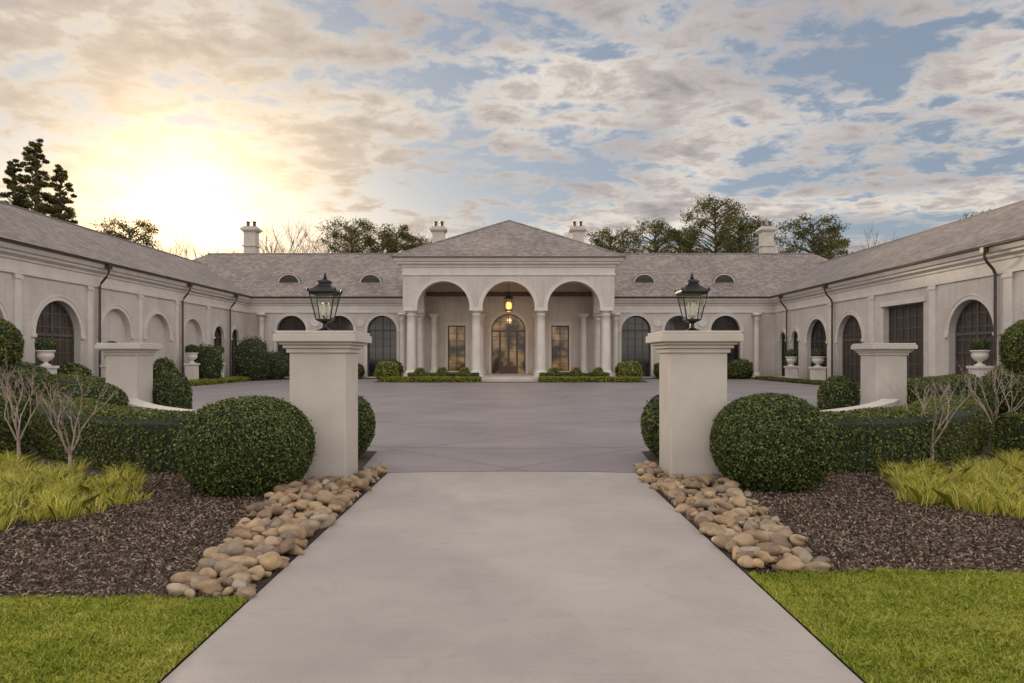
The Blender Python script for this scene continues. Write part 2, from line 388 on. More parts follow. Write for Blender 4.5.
def rocks(side,zs,outs,n):
    pts=[];V=[];F=[]
    tries=0
    while tries<n*25 and len(pts)<n:
        tries+=1
        y=random.uniform(zs[0],zs[-1]); o=np.interp(y,zs,outs)+random.uniform(-.14,.06); x=random.uniform(DW+.05,o)
        r=random.choice([.03,.035,.045,.05,.06,.07] if tries>n*1.2 else [.06,.07,.08,.09])*random.uniform(.85,1.15)
        bad=False
        for (px,py,pr) in pts:
            if (px-x)**2+(py-y)**2<((pr+r)*.80)**2: bad=True;break
        if bad: continue
        if abs(x)>2.1 and 9.25<y<10.25: continue
        pts.append((x,y,r))
        d=np.random.RandomState(tries).normal(size=(5,3)); q=IV.copy()
        for k in d: q*= (1+.12*np.sin(q@k*1.7+k[0]*3))[:,None]
        q*=np.array([1.15*random.uniform(.9,1.3),random.uniform(.75,1.0),random.uniform(.6,.85)])*r
        a=random.random()*6.28; ca,sa=math.cos(a),math.sin(a); t=random.uniform(-.45,.45)
        q=q@np.array([[1,0,0],[0,math.cos(t),-math.sin(t)],[0,math.sin(t),math.cos(t)]])
        q=q@np.array([[ca,-sa,0],[sa,ca,0],[0,0,1]])
        q+=np.array([side*x,y,r*random.uniform(.35,.8)+(.05 if random.random()<.3 else 0)])
        b=len(V)*len(IV); V.append(q); F+=[(i+b,j+b,k+b) for i,j,k in IF]
    me=D.meshes.new('river_rocks'); me.from_pydata(np.concatenate(V).tolist(),[],F); me.polygons.foreach_set('use_smooth',[True]*len(F))
    link('river_rocks',me,M_rock)
rocks(-1,[4.85,5.5,6.3,7.3,8.3,9.2,10.2],[2.38,2.45,2.52,2.72,2.85,2.9,2.35],900)
rocks(1,[5.4,6.0,6.6,7.3,8.3,9.2,10.35],[2.42,2.5,2.58,2.66,2.75,2.85,2.3],900)
# ------------------------------------------------------------ gate pillars
def pillar(cx,cy,w=.77,h=2.07,name='gate_pillar'):
    E=empty(name); b=MB(); a=w/2
    b.box(cx-a,cx+a,cy-a,cy+a,-.02,h-.235); b.obj('shaft',M_stucco,E,bevel=.012)
    c=MB()
    for o,z0,z1 in ((.035,h-.30,h-.24),(.07,h-.238,h-.19),(.11,h-.189,h-.15),(.17,h-.149,h-.045),(.145,h-.044,h)):
        c.box(cx-a-o,cx+a+o,cy-a-o,cy+a+o,z0,z1)
    c.obj('cap',M_stucco,E,bevel=.01)
    return E
pillar(-2.67,9.75); pillar(2.57,9.75)
pillar(-9.63,17.2); pillar(9.46,17.4)
def lowwall(sx,dx):
    pts=[(-3.2,10.15),(-5.0,11.9),(-7.2,13.9),(-8.6,15.6),(-9.4,16.75)]
    C=catmull([(sx*x+dx,y) for x,y in pts],8); E=empty('low_garden_wall')
    b=MB(); b.path(C,[(-.13,-.02),(-.13,.60),(.13,.60),(.13,-.02)]); b.obj('wall',M_stucco,E)
    b=MB(); b.path(C,[(-.19,.602),(-.19,.70),(.19,.70),(.19,.602)]); b.obj('coping',M_stucco,E)
lowwall(1,0); lowwall(-1,-.1)
def gate_lantern(cx,cy,z):
    E=empty('post_lantern'); b=MB(); R=math.pi/4; q=math.sqrt(2)
    b.lathe([(.10*q,0),(.10*q,.02),(.06*q,.04),(.03*q,.06),(.025*q,.12),(.05*q,.14),(.09*q,.155),(.095*q,.175)],cx,cy,z,4,R)
    w0,w1,z0,z1=.10,.175,.175,.555
    for sx in (-1,1):
        for sy in (-1,1):
            b.tube([(cx+sx*w0,cy+sy*w0,z+z0),(cx+sx*w1,cy+sy*w1,z+z1)],.009,6)
            b.lathe([(.012,0),(.016,.02),(.003,.05)],cx+sx*.19,cy+sy*.19,z+.58,8)
    for s1,s2 in (((-1,-1),(1,-1)),((1,-1),(1,1)),((1,1),(-1,1)),((-1,1),(-1,-1))):
        for t in (.0,.97):
            w=w0+(w1-w0)*t; zz=z+z0+(z1-z0)*t
            b.tube([(cx+s1[0]*w,cy+s1[1]*w,zz),(cx+s2[0]*w,cy+s2[1]*w,zz)],.010,5)
    b.lathe([(.18*q,.555),(.198*q,.565),(.195*q,.585),(.14*q,.62),(.09*q,.66),(.07*q,.69),(.07*q,.705),(.09*q,.71),(.085*q,.725),(.04*q,.75),(.018*q,.765)],cx,cy,z,4,R)
    b.lathe([(.015,.76),(.03,.78),(.012,.80),(.02,.815),(.002,.85)],cx,cy,z,10)
    for k in range(3):
        a=k*2.09+.4; b.tube([(cx,cy,z+.18),(cx+.05*math.cos(a),cy+.05*math.sin(a),z+.24)],.006,5)
    b.obj('iron_frame',M_black,E)
    g=MB(); a0,a1=w0-.004,w1-.004
    for s1,s2 in (((-1,-1),(1,-1)),((1,-1),(1,1)),((1,1),(-1,1)),((-1,1),(-1,-1))):
        g.add([(cx+s1[0]*a0,cy+s1[1]*a0,z+z0),(cx+s2[0]*a0,cy+s2[1]*a0,z+z0),(cx+s2[0]*a1,cy+s2[1]*a1,z+z1),(cx+s1[0]*a1,cy+s1[1]*a1,z+z1)],[(0,1,2,3)])
    g.obj('glass',M_clear,E)
    c=MB()
    for k in range(3):
        a=k*2.09+.4; c.lathe([(.012,0),(.012,.12),(.016,.13),(.012,.165),(.002,.19)],cx+.05*math.cos(a),cy+.05*math.sin(a),z+.24,8)
    c.obj('candles',M_candle,E)
gate_lantern(-2.67,9.75,2.07); gate_lantern(2.57,9.75,2.07)
# ------------------------------------------------------------ HOUSE
H=empty('cream_brick_mansion')
walls=MB();doors=MB();rails=MB();glass=MB();wglass=MB();frames=MB();trim=MB();wood=MB()
def pt(O,U,N,u,z,d): return (O[0]+U[0]*u+N[0]*d,O[1]+U[1]*u+N[1]*d,z)
def obox(mb,O,U,N,u0,u1,z0,z1,d0,d1):
    v=[pt(O,U,N,u,z,d) for z in (z0,z1) for (u,d) in ((u0,d0),(u1,d0),(u1,d1),(u0,d1))]
    mb.add(v,[(0,3,2,1),(4,5,6,7),(0,1,5,4),(1,2,6,5),(2,3,7,6),(3,0,4,7)])
def ring(mb,O,U,N,c,zs,r0,r1,d0,d1,n=20,zb=None):
    path=[(math.pi-math.pi*i/n) for i in range(n+1)]
    A=[(c+r0*math.cos(a),zs+r0*math.sin(a)) for a in path]; B=[(c+r1*math.cos(a),zs+r1*math.sin(a)) for a in path]
    if zb is not None:
        A=[(c-r0,zb)]+A+[(c+r0,zb)]; B=[(c-r1,zb)]+B+[(c+r1,zb)]
    v=[];f=[]
    for a,b in zip(A,B):
        v+=[pt(O,U,N,a[0],a[1],d0),pt(O,U,N,b[0],b[1],d0),pt(O,U,N,b[0],b[1],d1),pt(O,U,N,a[0],a[1],d1)]
    for i in range(len(A)-1):
        for k in range(4):
            f.append((i*4+k,i*4+(k+1)%4,(i+1)*4+(k+1)%4,(i+1)*4+k))
    f.append((0,1,2,3)); e=(len(A)-1)*4; f.append((e,e+1,e+2,e+3)); mb.add(v,f)
def outline(o,n=20):
    c,w,zb,zs=o['c'],o['w'],o['zb'],o['zs']; r=w/2
    if o.get('arch',True):
        return [(c-r,zb)]+[(c+r*math.cos(math.pi-math.pi*i/n),zs+r*math.sin(math.pi*i/n)) for i in range(n+1)]+[(c+r,zb)]
    return [(c-r,zb),(c-r,zs),(c+r,zs),(c+r,zb)]
def sheet(mb,O,U,N,u0,u1,z0,h,ops,d):
    cur=u0
    def q(a,b,za,zb_):
        mb.add([pt(O,U,N,a,za,d),pt(O,U,N,b,za,d),pt(O,U,N,b,zb_,d),pt(O,U,N,a,zb_,d)],[(0,1,2,3)])
    for o in sorted(ops,key=lambda o:o['c']):
        a,b=o['c']-o['w']/2,o['c']+o['w']/2
        if a>cur: q(cur,a,z0,h)
        if o['zb']>z0: q(a,b,z0,o['zb'])
        if o.get('arch',True):
            L=outline(o)[1:-1]
            for p1,p2 in zip(L[:-1],L[1:]):
                mb.add([pt(O,U,N,*p1,d),pt(O,U,N,*p2,d),pt(O,U,N,p2[0],h,d),pt(O,U,N,p1[0],h,d)],[(0,1,2,3)])
        else: q(a,b,o['zs'],h)
        cur=b
    if cur<u1: q(cur,u1,z0,h)
def wall(O,U,N,u0,u1,z0,h,ops,thick=None):
    sheet(walls,O,U,N,u0,u1,z0,h,ops,0)
    if thick: sheet(walls,O,U,N,u0,u1,z0,h,ops,thick)
    for o in ops:
        L=outline(o); dd=thick or o.get('d',.35)
        for p1,p2 in zip(L[:-1],L[1:]):
            walls.add([pt(O,U,N,*p1,0),pt(O,U,N,*p2,0),pt(O,U,N,*p2,dd),pt(O,U,N,*p1,dd)],[(0,1,2,3)])
        k=o.get('kind')
        if o['zb']>z0 and k!='open': obox(trim,O,U,N,o['c']-o['w']/2-.08,o['c']+o['w']/2+.08,o['zb']-.09,o['zb']+.003,-.08,dd-.02)
        arch=o.get('arch',True); r=o['w']/2; c=o['c']
        if o.get('trim',True) and arch:
            ring(trim,O,U,N,c,o['zs'],r+.002,r+.2,-.045,.0,20,zb=(o['zb'] if k!='open' and o.get('jamb') else None))
            ring(trim,O,U,N,c,o['zs'],r+.2,r+.27,-.08,.0,20)
            if k!='open':
                for s in (-1,1):
                    a=c+s*(r+.14); obox(trim,O,U,N,a-.15,a+.15,o['zs']-.16,o['zs']-.003,-.10,0.0)
        if k=='open': continue
        mb={'blank':walls,'garage':doors,'window':glass,'entry':wglass,'litwin':wglass}[k]
        mb.add([pt(O,U,N,*p,dd) for p in L],[tuple(range(len(L)))])
        if k=='blank': continue
        fm=frames if k in('window','litwin') else (wood if k=='entry' else rails)
        nx,nz=o.get('nx',4),o.get('nz',6); bw=.035 if k!='garage' else .07; d1=dd-.002; d0=dd-(.06 if k!='garage' else .045)
        if arch: ring(fm,O,U,N,c,o['zs'],r-.09,r-.002,d0-.03,d1,20,zb=o['zb'])
        else:
            obox(fm,O,U,N,c-r,c-r+.09,o['zb'],o['zs'],d0-.03,d1); obox(fm,O,U,N,c+r-.09,c+r,o['zb'],o['zs'],d0-.03,d1); obox(fm,O,U,N,c-r+.09,c+r-.09,o['zs']-.09,o['zs'],d0-.03,d1)
        top=o['zs']+(r if arch else 0)
        for i in range(1,nx):
            u=c-r+o['w']*i/nx; zt=o['zs']+(math.sqrt(max(r*r-(u-c)**2,0)) if arch else 0)-.05
            w=bw*(2 if i*2==nx else 1)
            obox(fm,O,U,N,u-w/2,u+w/2,o['zb'],zt,d0-(.012 if i*2==nx else 0),d1)
        for j in range(1,nz):
            z=o['zb']+(top-o['zb'])*j/nz; hw=r-.05
            if arch and z>o['zs']: hw=math.sqrt(max(r*r-(z-o['zs'])**2,0))-.05
            if hw>.1: obox(fm,O,U,N,c-hw,c+hw,z-bw/2,z+bw/2,d0+.008,d1)
        if arch: obox(fm,O,U,N,c-r+.05,c+r-.05,o['zs']-.07,o['zs']+.07,d0-.02,d1)
        if k=='entry':
            for s in (-1,1):
                obox(fm,O,U,N,c+s*r*.5-.08,c+s*r*.5+.08,o['zb'],o['zs']-.08,d0-.03,d1)
                obox(fm,O,U,N,c+s*.37-.3,c+s*.37+.3,o['zb'],o['zb']+.65,d0-.015,d1)
            obox(fm,O,U,N,c-.09,c+.09,o['zb'],o['zs']-.08,d0-.035,d1)
def cornice(mb,P0,P1,NO,prof,m0,m1):
    dx,dy=P1[0]-P0[0],P1[1]-P0[1]; l=math.hypot(dx,dy); dx/=l;dy/=l
    v=[];m=len(prof)
    for P,mm in ((P0,m0),(P1,m1)):
        for o,z in prof: v.append((P[0]+NO[0]*o+dx*mm*o,P[1]+NO[1]*o+dy*mm*o,z))
    f=[(i,(i+1)%m,m+(i+1)%m,m+i) for i in range(m)]+[tuple(range(m-1,-1,-1)),tuple(range(m,2*m))]
    mb.add(v,f)
CX=-.25; XL=-22.5; XR=22.3; YF=58.0; HW=6.85; YN=23.0
Lops=[dict(c=33.9,w=3.4,zb=0,zs=2.85,kind='garage',nx=6,nz=7,d=.4)]
for c,w in ((38.8,3.0),(43.4,3.0),(48.1,2.9)): Lops.append(dict(c=c,w=w,zb=.25,zs=3.0,kind='blank',d=.3))
Lops.append(dict(c=28.6,w=3.4,zb=0,zs=2.85,kind='garage',nx=6,nz=7,d=.4))
Lops.append(dict(c=52.4,w=1.7,zb=.2,zs=3.3,kind='window',nx=2,nz=6,d=.25))
Lops.append(dict(c=55.5,w=1.5,zb=.2,zs=3.3,kind='window',nx=2,nz=6,d=.25))
wall((XL,0),(0,1),(-1,0),YN,YF,0,HW,Lops)
Rops=[dict(c=33.2,w=3.3,zb=0,zs=2.9,kind='garage',nx=6,nz=7,d=.4),dict(c=28.0,w=3.3,zb=0,zs=2.9,kind='garage',nx=6,nz=7,d=.4),
      dict(c=39.0,w=4.0,zb=0,zs=4.75,arch=False,kind='garage',nx=6,nz=7,d=.4),
      dict(c=45.1,w=3.3,zb=0,zs=2.9,kind='garage',nx=6,nz=7,d=.4),dict(c=50.0,w=3.3,zb=0,zs=2.9,kind='window',nx=4,nz=7,d=.4),
      dict(c=53.8,w=1.3,zb=.2,zs=3.2,kind='window',nx=2,nz=6,d=.25),dict(c=56.2,w=1.3,zb=.2,zs=3.2,kind='window',nx=2,nz=6,d=.25)]
wall((XR,0),(0,1),(1,0),YN,YF,0,HW,Rops)
obox(trim,(XR,0),(0,1),(1,0),36.75,41.25,4.76,5.05,-.09,0)
for X,s in ((XL,-1),(XR,1)):
    a,b_=sorted((X,X+s*12)); walls.add([(a,YN,0),(b_,YN,0),(b_,YN,HW),(a,YN,HW)],[(0,1,2,3)])
    x=X+s*12; walls.add([(x,YN,0),(x,70,0),(x,70,HW),(x,YN,HW)],[(0,1,2,3)])
walls.add([(XL-12,70,0),(XR+12,70,0),(XR+12,70,HW),(XL-12,70,HW)],[(0,1,2,3)])
def pil(X,s,y,w=.55,h=5.53):
    obox(trim,(X,0),(0,1),(s,0),y-w/2,y+w/2,.0,h,-.09,0)
    obox(trim,(X,0),(0,1),(s,0),y-w/2-.06,y+w/2+.06,.0,.35,-.14,-.0905)
    obox(trim,(X,0),(0,1),(s,0),y-w/2-.06,y+w/2+.06,h-.22,h-.04,-.14,-.0905)
for y in (31.0,36.3,41.2,45.75,50.4): pil(XL,-1,y,.4)
for y in (30.6,36.1,42.2,47.7): pil(XR,1,y,.55)
PF=[(.002,5.53),(.10,5.53),(.10,5.66),(.04,5.70),(.04,6.12),(.12,6.17),(.12,6.27),(.34,6.38),(.34,6.48),(.48,6.53),(.58,6.74),(.58,6.846),(.002,6.846)]
cornice(trim,(XL,YN),(XL,YF),(1,0),PF,-1,-1)
cornice(trim,(XR,YN),(XR,YF),(-1,0),PF,-1,-1)
cornice(trim,(XL-12,YN),(XL,YN),(0,-1),PF,-1,1); cornice(trim,(XR,YN),(XR+12,YN),(0,-1),PF,-1,1)
PX0,PX1=CX-7.75,CX+7.75; PY=50.0
cornice(trim,(XL,YF),(PX0,YF),(0,-1),PF,1,0)
cornice(trim,(PX1,YF),(XR,YF),(0,-1),PF,0,-1)
gut=[(.585,6.72),(.70,6.76),(.72,6.86),(.585,6.86)]
gm=MB()
cornice(gm,(XL,YN),(XL,YF),(1,0),gut,-1,-1); cornice(gm,(XR,YN),(XR,YF),(-1,0),gut,-1,-1)
cornice(gm,(XL,YF),(PX0,YF),(0,-1),gut,1,0); cornice(gm,(PX1,YF),(XR,YF),(0,-1),gut,0,-1)
gm.obj('gutters',M_pipe,H)
O=(0,YF);U=(1,0);N=(0,1)
Ls=[dict(c=c,w=2.5,zb=.1,zs=4.05,kind='window',nx=4,nz=8,d=.45,jamb=True) for c in (-18.75,-14.7,-11.05)]
wall(O,U,N,XL,PX0,0,HW,Ls)
Rs=[dict(c=c,w=2.5,zb=.1,zs=4.05,kind='window',nx=4,nz=8,d=.45,jamb=True) for c in (18.15,14.2,10.55)]
wall(O,U,N,PX1,XR,0,HW,Rs)
Ms=[dict(c=CX-.05,w=2.9,zb=.35,zs=4.0,kind='entry',nx=4,nz=8,d=.35,jamb=True),
    dict(c=-4.7,w=1.5,zb=.6,zs=4.45,arch=False,kind='litwin',nx=2,nz=6,d=.25),dict(c=4.1,w=1.5,zb=.6,zs=4.45,arch=False,kind='litwin',nx=2,nz=6,d=.25)]
wall(O,U,N,PX0,PX1,0,9.0,Ms)
for c in (-4.7,4.1):
    obox(trim,O,U,N,c-.95,c+.95,4.455,4.75,-.08,0)
    obox(trim,O,U,N,c-.93,c-.755,.6,4.45,-.05,0); obox(trim,O,U,N,c+.755,c+.93,.6,4.45,-.05,0)
def column(mb,x,y,r,z0,z1,cap=.9):
    h=z1-z0
    mb.box(x-r*1.45,x+r*1.45,y-r*1.45,y+r*1.45,z0,z0+.22)
    prof=[(r*1.38,.22),(r*1.42,.28),(r*1.38,.34),(r*1.15,.37),(r*1.2,.43),(r*1.02,.47)]
    for i in range(7):
        t=i/6; prof.append((r*(1-.14*t**1.6),.5+(h-1.1)*t))
    prof+=[(r*.95,h-.58),(r*.95,h-.52),(r*.87,h-.5),(r*.87,h-.4),(r*1.05,h-.34),(r*1.2,h-.27),(r*1.22,h-.24)]
    mb.lathe(prof,x,y,z0,24)
    mb.box(x-r*1.4,x+r*1.4,y-r*1.4,y+r*1.4,z1-.238,z1-.003)
cols=MB(); FL=.32; ZS=5.4; r=1.93
sp=4.78; cc=[CX-sp,CX,CX+sp]
ops=[dict(c=c,w=2*r,zb=ZS,zs=ZS,kind='open') for c in cc]
wall((0,PY),(1,0),(0,1),PX0,PX1,ZS,9.0,ops,thick=.75)
sops=[dict(c=54.4,w=2*r*1.1,zb=ZS,zs=ZS,kind='open',trim=True)]
wall((PX0,0),(0,1),(1,0),PY,YF,ZS,9.0,sops,thick=.75)
wall((PX1,0),(0,1),(-1,0),PY,YF,ZS,9.0,sops,thick=.75)
for c in (CX-1.5*sp-.02,CX-.5*sp,CX+.5*sp,CX+1.5*sp+.02): column(cols,c,PY+.38,.34,FL,ZS)
for s in (-1,1):
    x=CX+s*(7.75-.38)
    column(cols,x,PY+2.0,.27,FL,ZS); column(cols,x,57.0,.27,FL,ZS); column(cols,x-s*1.1,57.35,.27,FL,ZS)
    column(cols,CX+s*2.35,57.45,.27,FL,ZS)
    column(cols,CX+s*9.0,57.6,.24,.0,5.5); column(cols,CX+s*20.9,57.6,.24,.0,5.5)
co_=cols.obj('columns',M_trim,H,True)
me=co_.data
me.polygons.foreach_set('use_smooth',[len(p.vertices)==4 and abs(p.normal.z)<.7 and p.area<.2 for p in me.polygons])
trim.box(PX0+.76,PX1-.76,PY+.76,YF-.01,8.0,8.2)
PP=[(.002,7.75),(.08,7.75),(.08,7.86),(.02,7.9),(.02,8.3),(.12,8.36),(.12,8.46),(.38,8.58),(.38,8.68),(.52,8.74),(.63,8.95),(.63,9.03),(.002,9.03)]
cornice(trim,(PX0,PY),(PX1,PY),(0,-1),PP,-1,1)
cornice(trim,(PX0,PY),(PX0,66),(-1,0),PP,-1,0); cornice(trim,(PX1,PY),(PX1,66),(1,0),PP,-1,0)
for X in (PX0,PX1): walls.add([(X,YF,5.5),(X,66,5.5),(X,66,9),(X,YF,9)],[(0,1,2,3)])
fl=MB(); fl.box(PX0-.3,PX1+.3,PY-.4,YF-.002,-.02,FL-.002); fl.box(CX-3,CX+3,PY-.9,PY-.402,-.02,.16); fl.obj('porch_floor',M_stucco,H,bevel=.01)
ry=MB(); rx=MB(); E0=6.87
EL=XL+.68; ER=XR-.68; YE=YF-.68; WR=XL-6.0; WRr=XR+6.0; Rz=10.35; mz=11.45
dW=EL-WR
yv=YE+(Rz-E0)/((mz-E0)/(64-YE))
def Lwing(mb_y,mb_x,EX,RX,OX):
    y0=YN-.68
    mb_y.add([(EX,y0,E0),(EX,YE,E0),(RX,yv,Rz),(RX,y0+dW,Rz)],[(0,1,2,3)])
    mb_y.add([(OX,y0,E0),(OX,YE,E0),(RX,yv,Rz),(RX,y0+dW,Rz)],[(0,1,2,3)])
    mb_x.add([(EX,y0,E0),(OX,y0,E0),(RX,y0+dW,Rz)],[(0,1,2)])
OLX=WR-dW; ORX=WRr+dW
Lwing(ry,rx,EL,WR,OLX); Lwing(ry,rx,ER,WRr,ORX)
rx.add([(EL,YE,E0),(ER,YE,E0),(WRr,yv,Rz),(ORX,YE,E0),(WRr,64,mz),(WR,64,mz),(OLX,YE,E0),(WR,yv,Rz)],[(0,1,2,4,5,7),(7,5,6),(2,3,4)])
rx.add([(WR,64,mz),(WRr,64,mz),(ORX,71,E0),(OLX,71,E0)],[(0,1,2,3)])
ry.add([(WR,64,mz),(OLX,YE,E0),(OLX,71,E0)],[(0,1,2)]); ry.add([(WRr,64,mz),(ORX,YE,E0),(ORX,71,E0)],[(0,1,2)])
a0,a1,b0,b1=CX-8.45,CX+8.45,PY-.70,66.2; ap=(CX,57.7,13.3); ez=9.05
rx.add([(a0,b0,ez),(a1,b0,ez),ap],[(0,1,2)]); rx.add([(a0,b1,ez),(a1,b1,ez),ap],[(0,1,2)])
ry.add([(a0,b0,ez),(a0,b1,ez),ap],[(0,1,2)]); ry.add([(a1,b0,ez),(a1,b1,ez),ap],[(0,1,2)])
rx.obj('roof_main',M_roofX,H); ry.obj('roof_wings',M_roofY,H)
cap=MB()
for p,q in (((a0,b0,ez),ap),((a1,b0,ez),ap),((WR,yv-.0,Rz),(WR,YN-.68+dW,Rz)),((WRr,yv,Rz),(WRr,YN-.68+dW,Rz)),((WR,64,mz),(WRr,64,mz)),((WR,YN-.68+dW,Rz),(EL,YN-.68,E0)),((WRr,YN-.68+dW,Rz),(ER,YN-.68,E0))):
    cap.tube([p,q],.09,8)
cap.obj('ridge_caps',M_roofX,H)
pe=MB()
pe.box(a0,a1,b0-.01,b0+.06,ez-.09,ez-.003)
pe.box(a0-.01,a0+.06,b0+.07,YF,ez-.09,ez-.003); pe.box(a1-.06,a1+.01,b0+.07,YF,ez-.09,ez-.003); pe.obj('portico_gutter',M_pipe,H)
ch=MB(); cp=MB()
for x in (-24.9,-7.0,6.25,24.3):
    y=65.2
    ch.box(x-.55,x+.55,y-.5,y+.5,9,13.7); ch.box(x-.66,x+.66,y-.61,y+.61,12.3,12.42)
    ch.box(x-.66,x+.66,y-.61,y+.61,13.701,13.82); ch.box(x-.78,x+.78,y-.73,y+.73,13.821,14.05); ch.box(x-.60,x+.60,y-.55,y+.55,14.051,14.2)
    for s in (-.3,.3): cp.lathe([(.2,0),(.2,.1),(.15,.14),(.14,.4),(.19,.45),(.19,.52),(.12,.52)],x+s,y,14.2,12)
ch.obj('chimneys',M_stucco,H); cp.obj('chimney_pots',M_pipe,H)
dm=MB(); dr=MB(); dg=MB()
for x in (-19.4,-12.3,11.5,18.45):
    zb=8.2; rr=.86
    L=[(rr*math.cos(math.pi-math.pi*i/14),zb+.85*rr*math.sin(math.pi*i/14)) for i in range(15)]
    dg.add([(x+u,59.40,z) for u,z in L],[tuple(range(15))])
    for j in range(1,5):
        z=zb+.12*j; hw=math.sqrt(max(0,1-((z-zb)/(.85*rr))**2))*rr-.05
        if hw>0: dg.box(x-hw,x+hw,59.34,59.395,z-.02,z+.03)
    v=[];f=[]
    for k,(u,z) in enumerate(L):
        e=(u*1.12,zb+(z-zb)*1.13)
        v+=[(x+u,59.30,z),(x+e[0],59.30,e[1]),(x+e[0],59.42,e[1]),(x+u,59.42,z)]
    for k in range(14):
        for q in range(4): f.append((k*4+q,k*4+(q+1)%4,(k+1)*4+(q+1)%4,(k+1)*4+q))
    dm.add(v,f); dm.box(x-1.0,x+1.0,59.28,59.42,zb-.08,zb-.002)
    v=[];f=[]
    for u,z in L: v+=[(x+u*1.16,59.33,zb+(z-zb)*1.17),(x+u*1.16,61.8,zb+(z-zb)*1.17)]
    for k in range(14): f.append((2*k,2*k+2,2*k+3,2*k+1))
    dr.add(v,f)
dm.obj('dormer_frames',M_stucco,H); dr.obj('dormer_roofs',M_roofY,H); dg.obj('dormer_louvers',M_frame,H)
dp=MB()
def spout(X,s,y):
    dp.tube([(X+s*.62,y,6.72),(X+s*.60,y,6.3),(X+s*.5,y,6.1),(X+s*.2,y,5.75),(X+s*.12,y,5.55),(X+s*.12,y,.1)],.065,8)
    dp.box(X+s*.62-.12,X+s*.62+.12,y-.12,y+.12,6.5,6.75)
for y in (36.9,46.2,54.0): spout(XL+.1,1,y)
for y in (31.2,47.1,54.9): spout(XR-.1,-1,y)
dp.obj('downspouts',M_pipe,H)
walls.obj('walls',M_wall,H); doors.obj('garage_doors',M_door,H); rails.obj('garage_door_rails',M_rail,H); glass.obj('windows',M_glass,H); wglass.obj('entry_door_glass',M_wglass,H)
frames.obj('window_frames',M_frame,H); trim.obj('trim',M_trim,H); wood.obj('entry_door_frame',M_wood,H)
md=MB()
for x in (-16.72,-12.9,12.38,16.17):
    v=[];f=[]
    for k,(rr,dd) in enumerate(((.38,0),(.38,-.06),(.28,-.06),(.26,-.02),(.0,-.05))):
        for i in range(20):
            a=i*math.pi/10; v.append((x+rr*math.cos(a),YF-.002+dd,4.75+rr*math.sin(a)))
    for j in range(4):
        for i in range(20): f.append((j*20+i,j*20+(i+1)%20,(j+1)*20+(i+1)%20,(j+1)*20+i))
    md.add(v,f)
md.obj('medallions',M_trim,H)
E=empty('hanging_lantern'); b=MB(); lx,ly,lz=CX,53.6,5.35
b.tube([(lx,ly,8.0),(lx,ly,lz+1.35)],.025,6)
b.lathe([(.05,1.35),(.12,1.3),(.38,1.05),(.40,1.0)],lx,ly,lz,6)
b.lathe([(.3,0),(.32,.06),(.1,.0)],lx,ly,lz,6)
for k in range(6):
    a=k*math.pi/3; b.tube([(lx+.3*math.cos(a),ly+.3*math.sin(a),lz+.05),(lx+.38*math.cos(a),ly+.38*math.sin(a),lz+1.02)],.02,5)
b.obj('lantern_frame',M_frame,E)
b=MB()
for k in range(4):
    a=k*math.pi/2; b.lathe([(.05,.2),(.09,.35),(.09,.6),(.01,.75)],lx+.13*math.cos(a),ly+.13*math.sin(a),lz,8)
b.obj('lamp_bulbs',M_lamp,E)
ld=D.lights.new('lantern_light','POINT'); ld.energy=90; ld.color=(1,.62,.3); ld.shadow_soft_size=.2
lo=D.objects.new('lantern_light',ld); lo.location=(lx,ly,lz-.2); scene.collection.objects.link(lo); lo.parent=E
# ------------------------------------------------------------ urns
def urn(x,y,ped=1.0,s=1.0,ball=.38,name='stone_urn_planter',plant=True):
    E=empty(name); b=MB()
    b.box(x-.36*s,x+.36*s,y-.36*s,y+.36*s,0,.14); b.box(x-.28*s,x+.28*s,y-.28*s,y+.28*s,.14,ped-.12); b.box(x-.34*s,x+.34*s,y-.34*s,y+.34*s,ped-.12,ped)
    b.obj('pedestal',M_trim,E,bevel=.015)
    b=MB(); b.lathe([(.2*s,0),(.2*s,.05),(.1*s,.1),(.07*s,.16),(.1*s,.2),(.2*s,.26),(.29*s,.38),(.3*s,.5),(.27*s,.58),(.34*s,.64),(.36*s,.68),(.31*s,.70)],x,y,ped,20); b.obj('urn',M_trim,E,True)
    if plant: bush(x,y,ball,ball*1.6,1500,.035,None,z0=ped+.62,parent=E,rough=.2,lumpy=.12)
for y in (30.6,35.6,44.6,48.6): urn(-20.9,y,1.35,1.1)
urn(20.7,30.2,1.35,1.1); urn(20.7,46.2,1.1,1.35); urn(20.8,50.8,1.1,1.25)
# ------------------------------------------------------------ shrubs
bush(-3.38,8.75,.79,1.2,36000,.018,lumpy=.022,p=2.25,rough=.07); bush(3.41,9.0,.74,1.22,34000,.018,lumpy=.022,p=2.25,rough=.07)
bush(-3.05,11.75,.66,1.12,11000,.023); bush(2.9,11.7,.66,1.12,11000,.023)
hp=[(-4.1,10.5),(-5.6,10.75),(-7.3,11.9),(-9.0,13.9),(-10.4,15.8)]
hedge(hp,.62,.84,2000,.022); hedge([(-x-.1,y) for x,y in hp],.62,.84,2000,.022)
bush(-9.0,18.0,.5,1.35,4000,.03); bush(8.75,18.3,.5,1.2,4000,.03)
bush(-9.4,15.2,.75,1.15,6000,.03)
bush(10.35,15.9,.75,1.2,6000,.03)
hedge([(-8.6,11.3),(-11,12.6),(-14,14)],.6,.75,1100,.028); hedge([(8.6,11.3),(11,12.6),(14,14)],.6,.75,1100,.028)
bush(-10.2,13.6,.55,1.05,5000,.028,M_hedge); bush(-12.0,16.5,.9,1.4,6000,.035,M_hedge); bush(12.2,16.5,.9,1.4,6000,.035,M_hedge); bush(-13.6,18.5,1.0,1.6,6000,.035); bush(14,18.5,1.0,1.6,6000,.035)
hedge([(-11.5,20.5),(-15,24),(-18.5,28)],.6,1.0,700,.04); hedge([(11.5,20.5),(15,24),(18.5,28)],.6,1.0,700,.04)
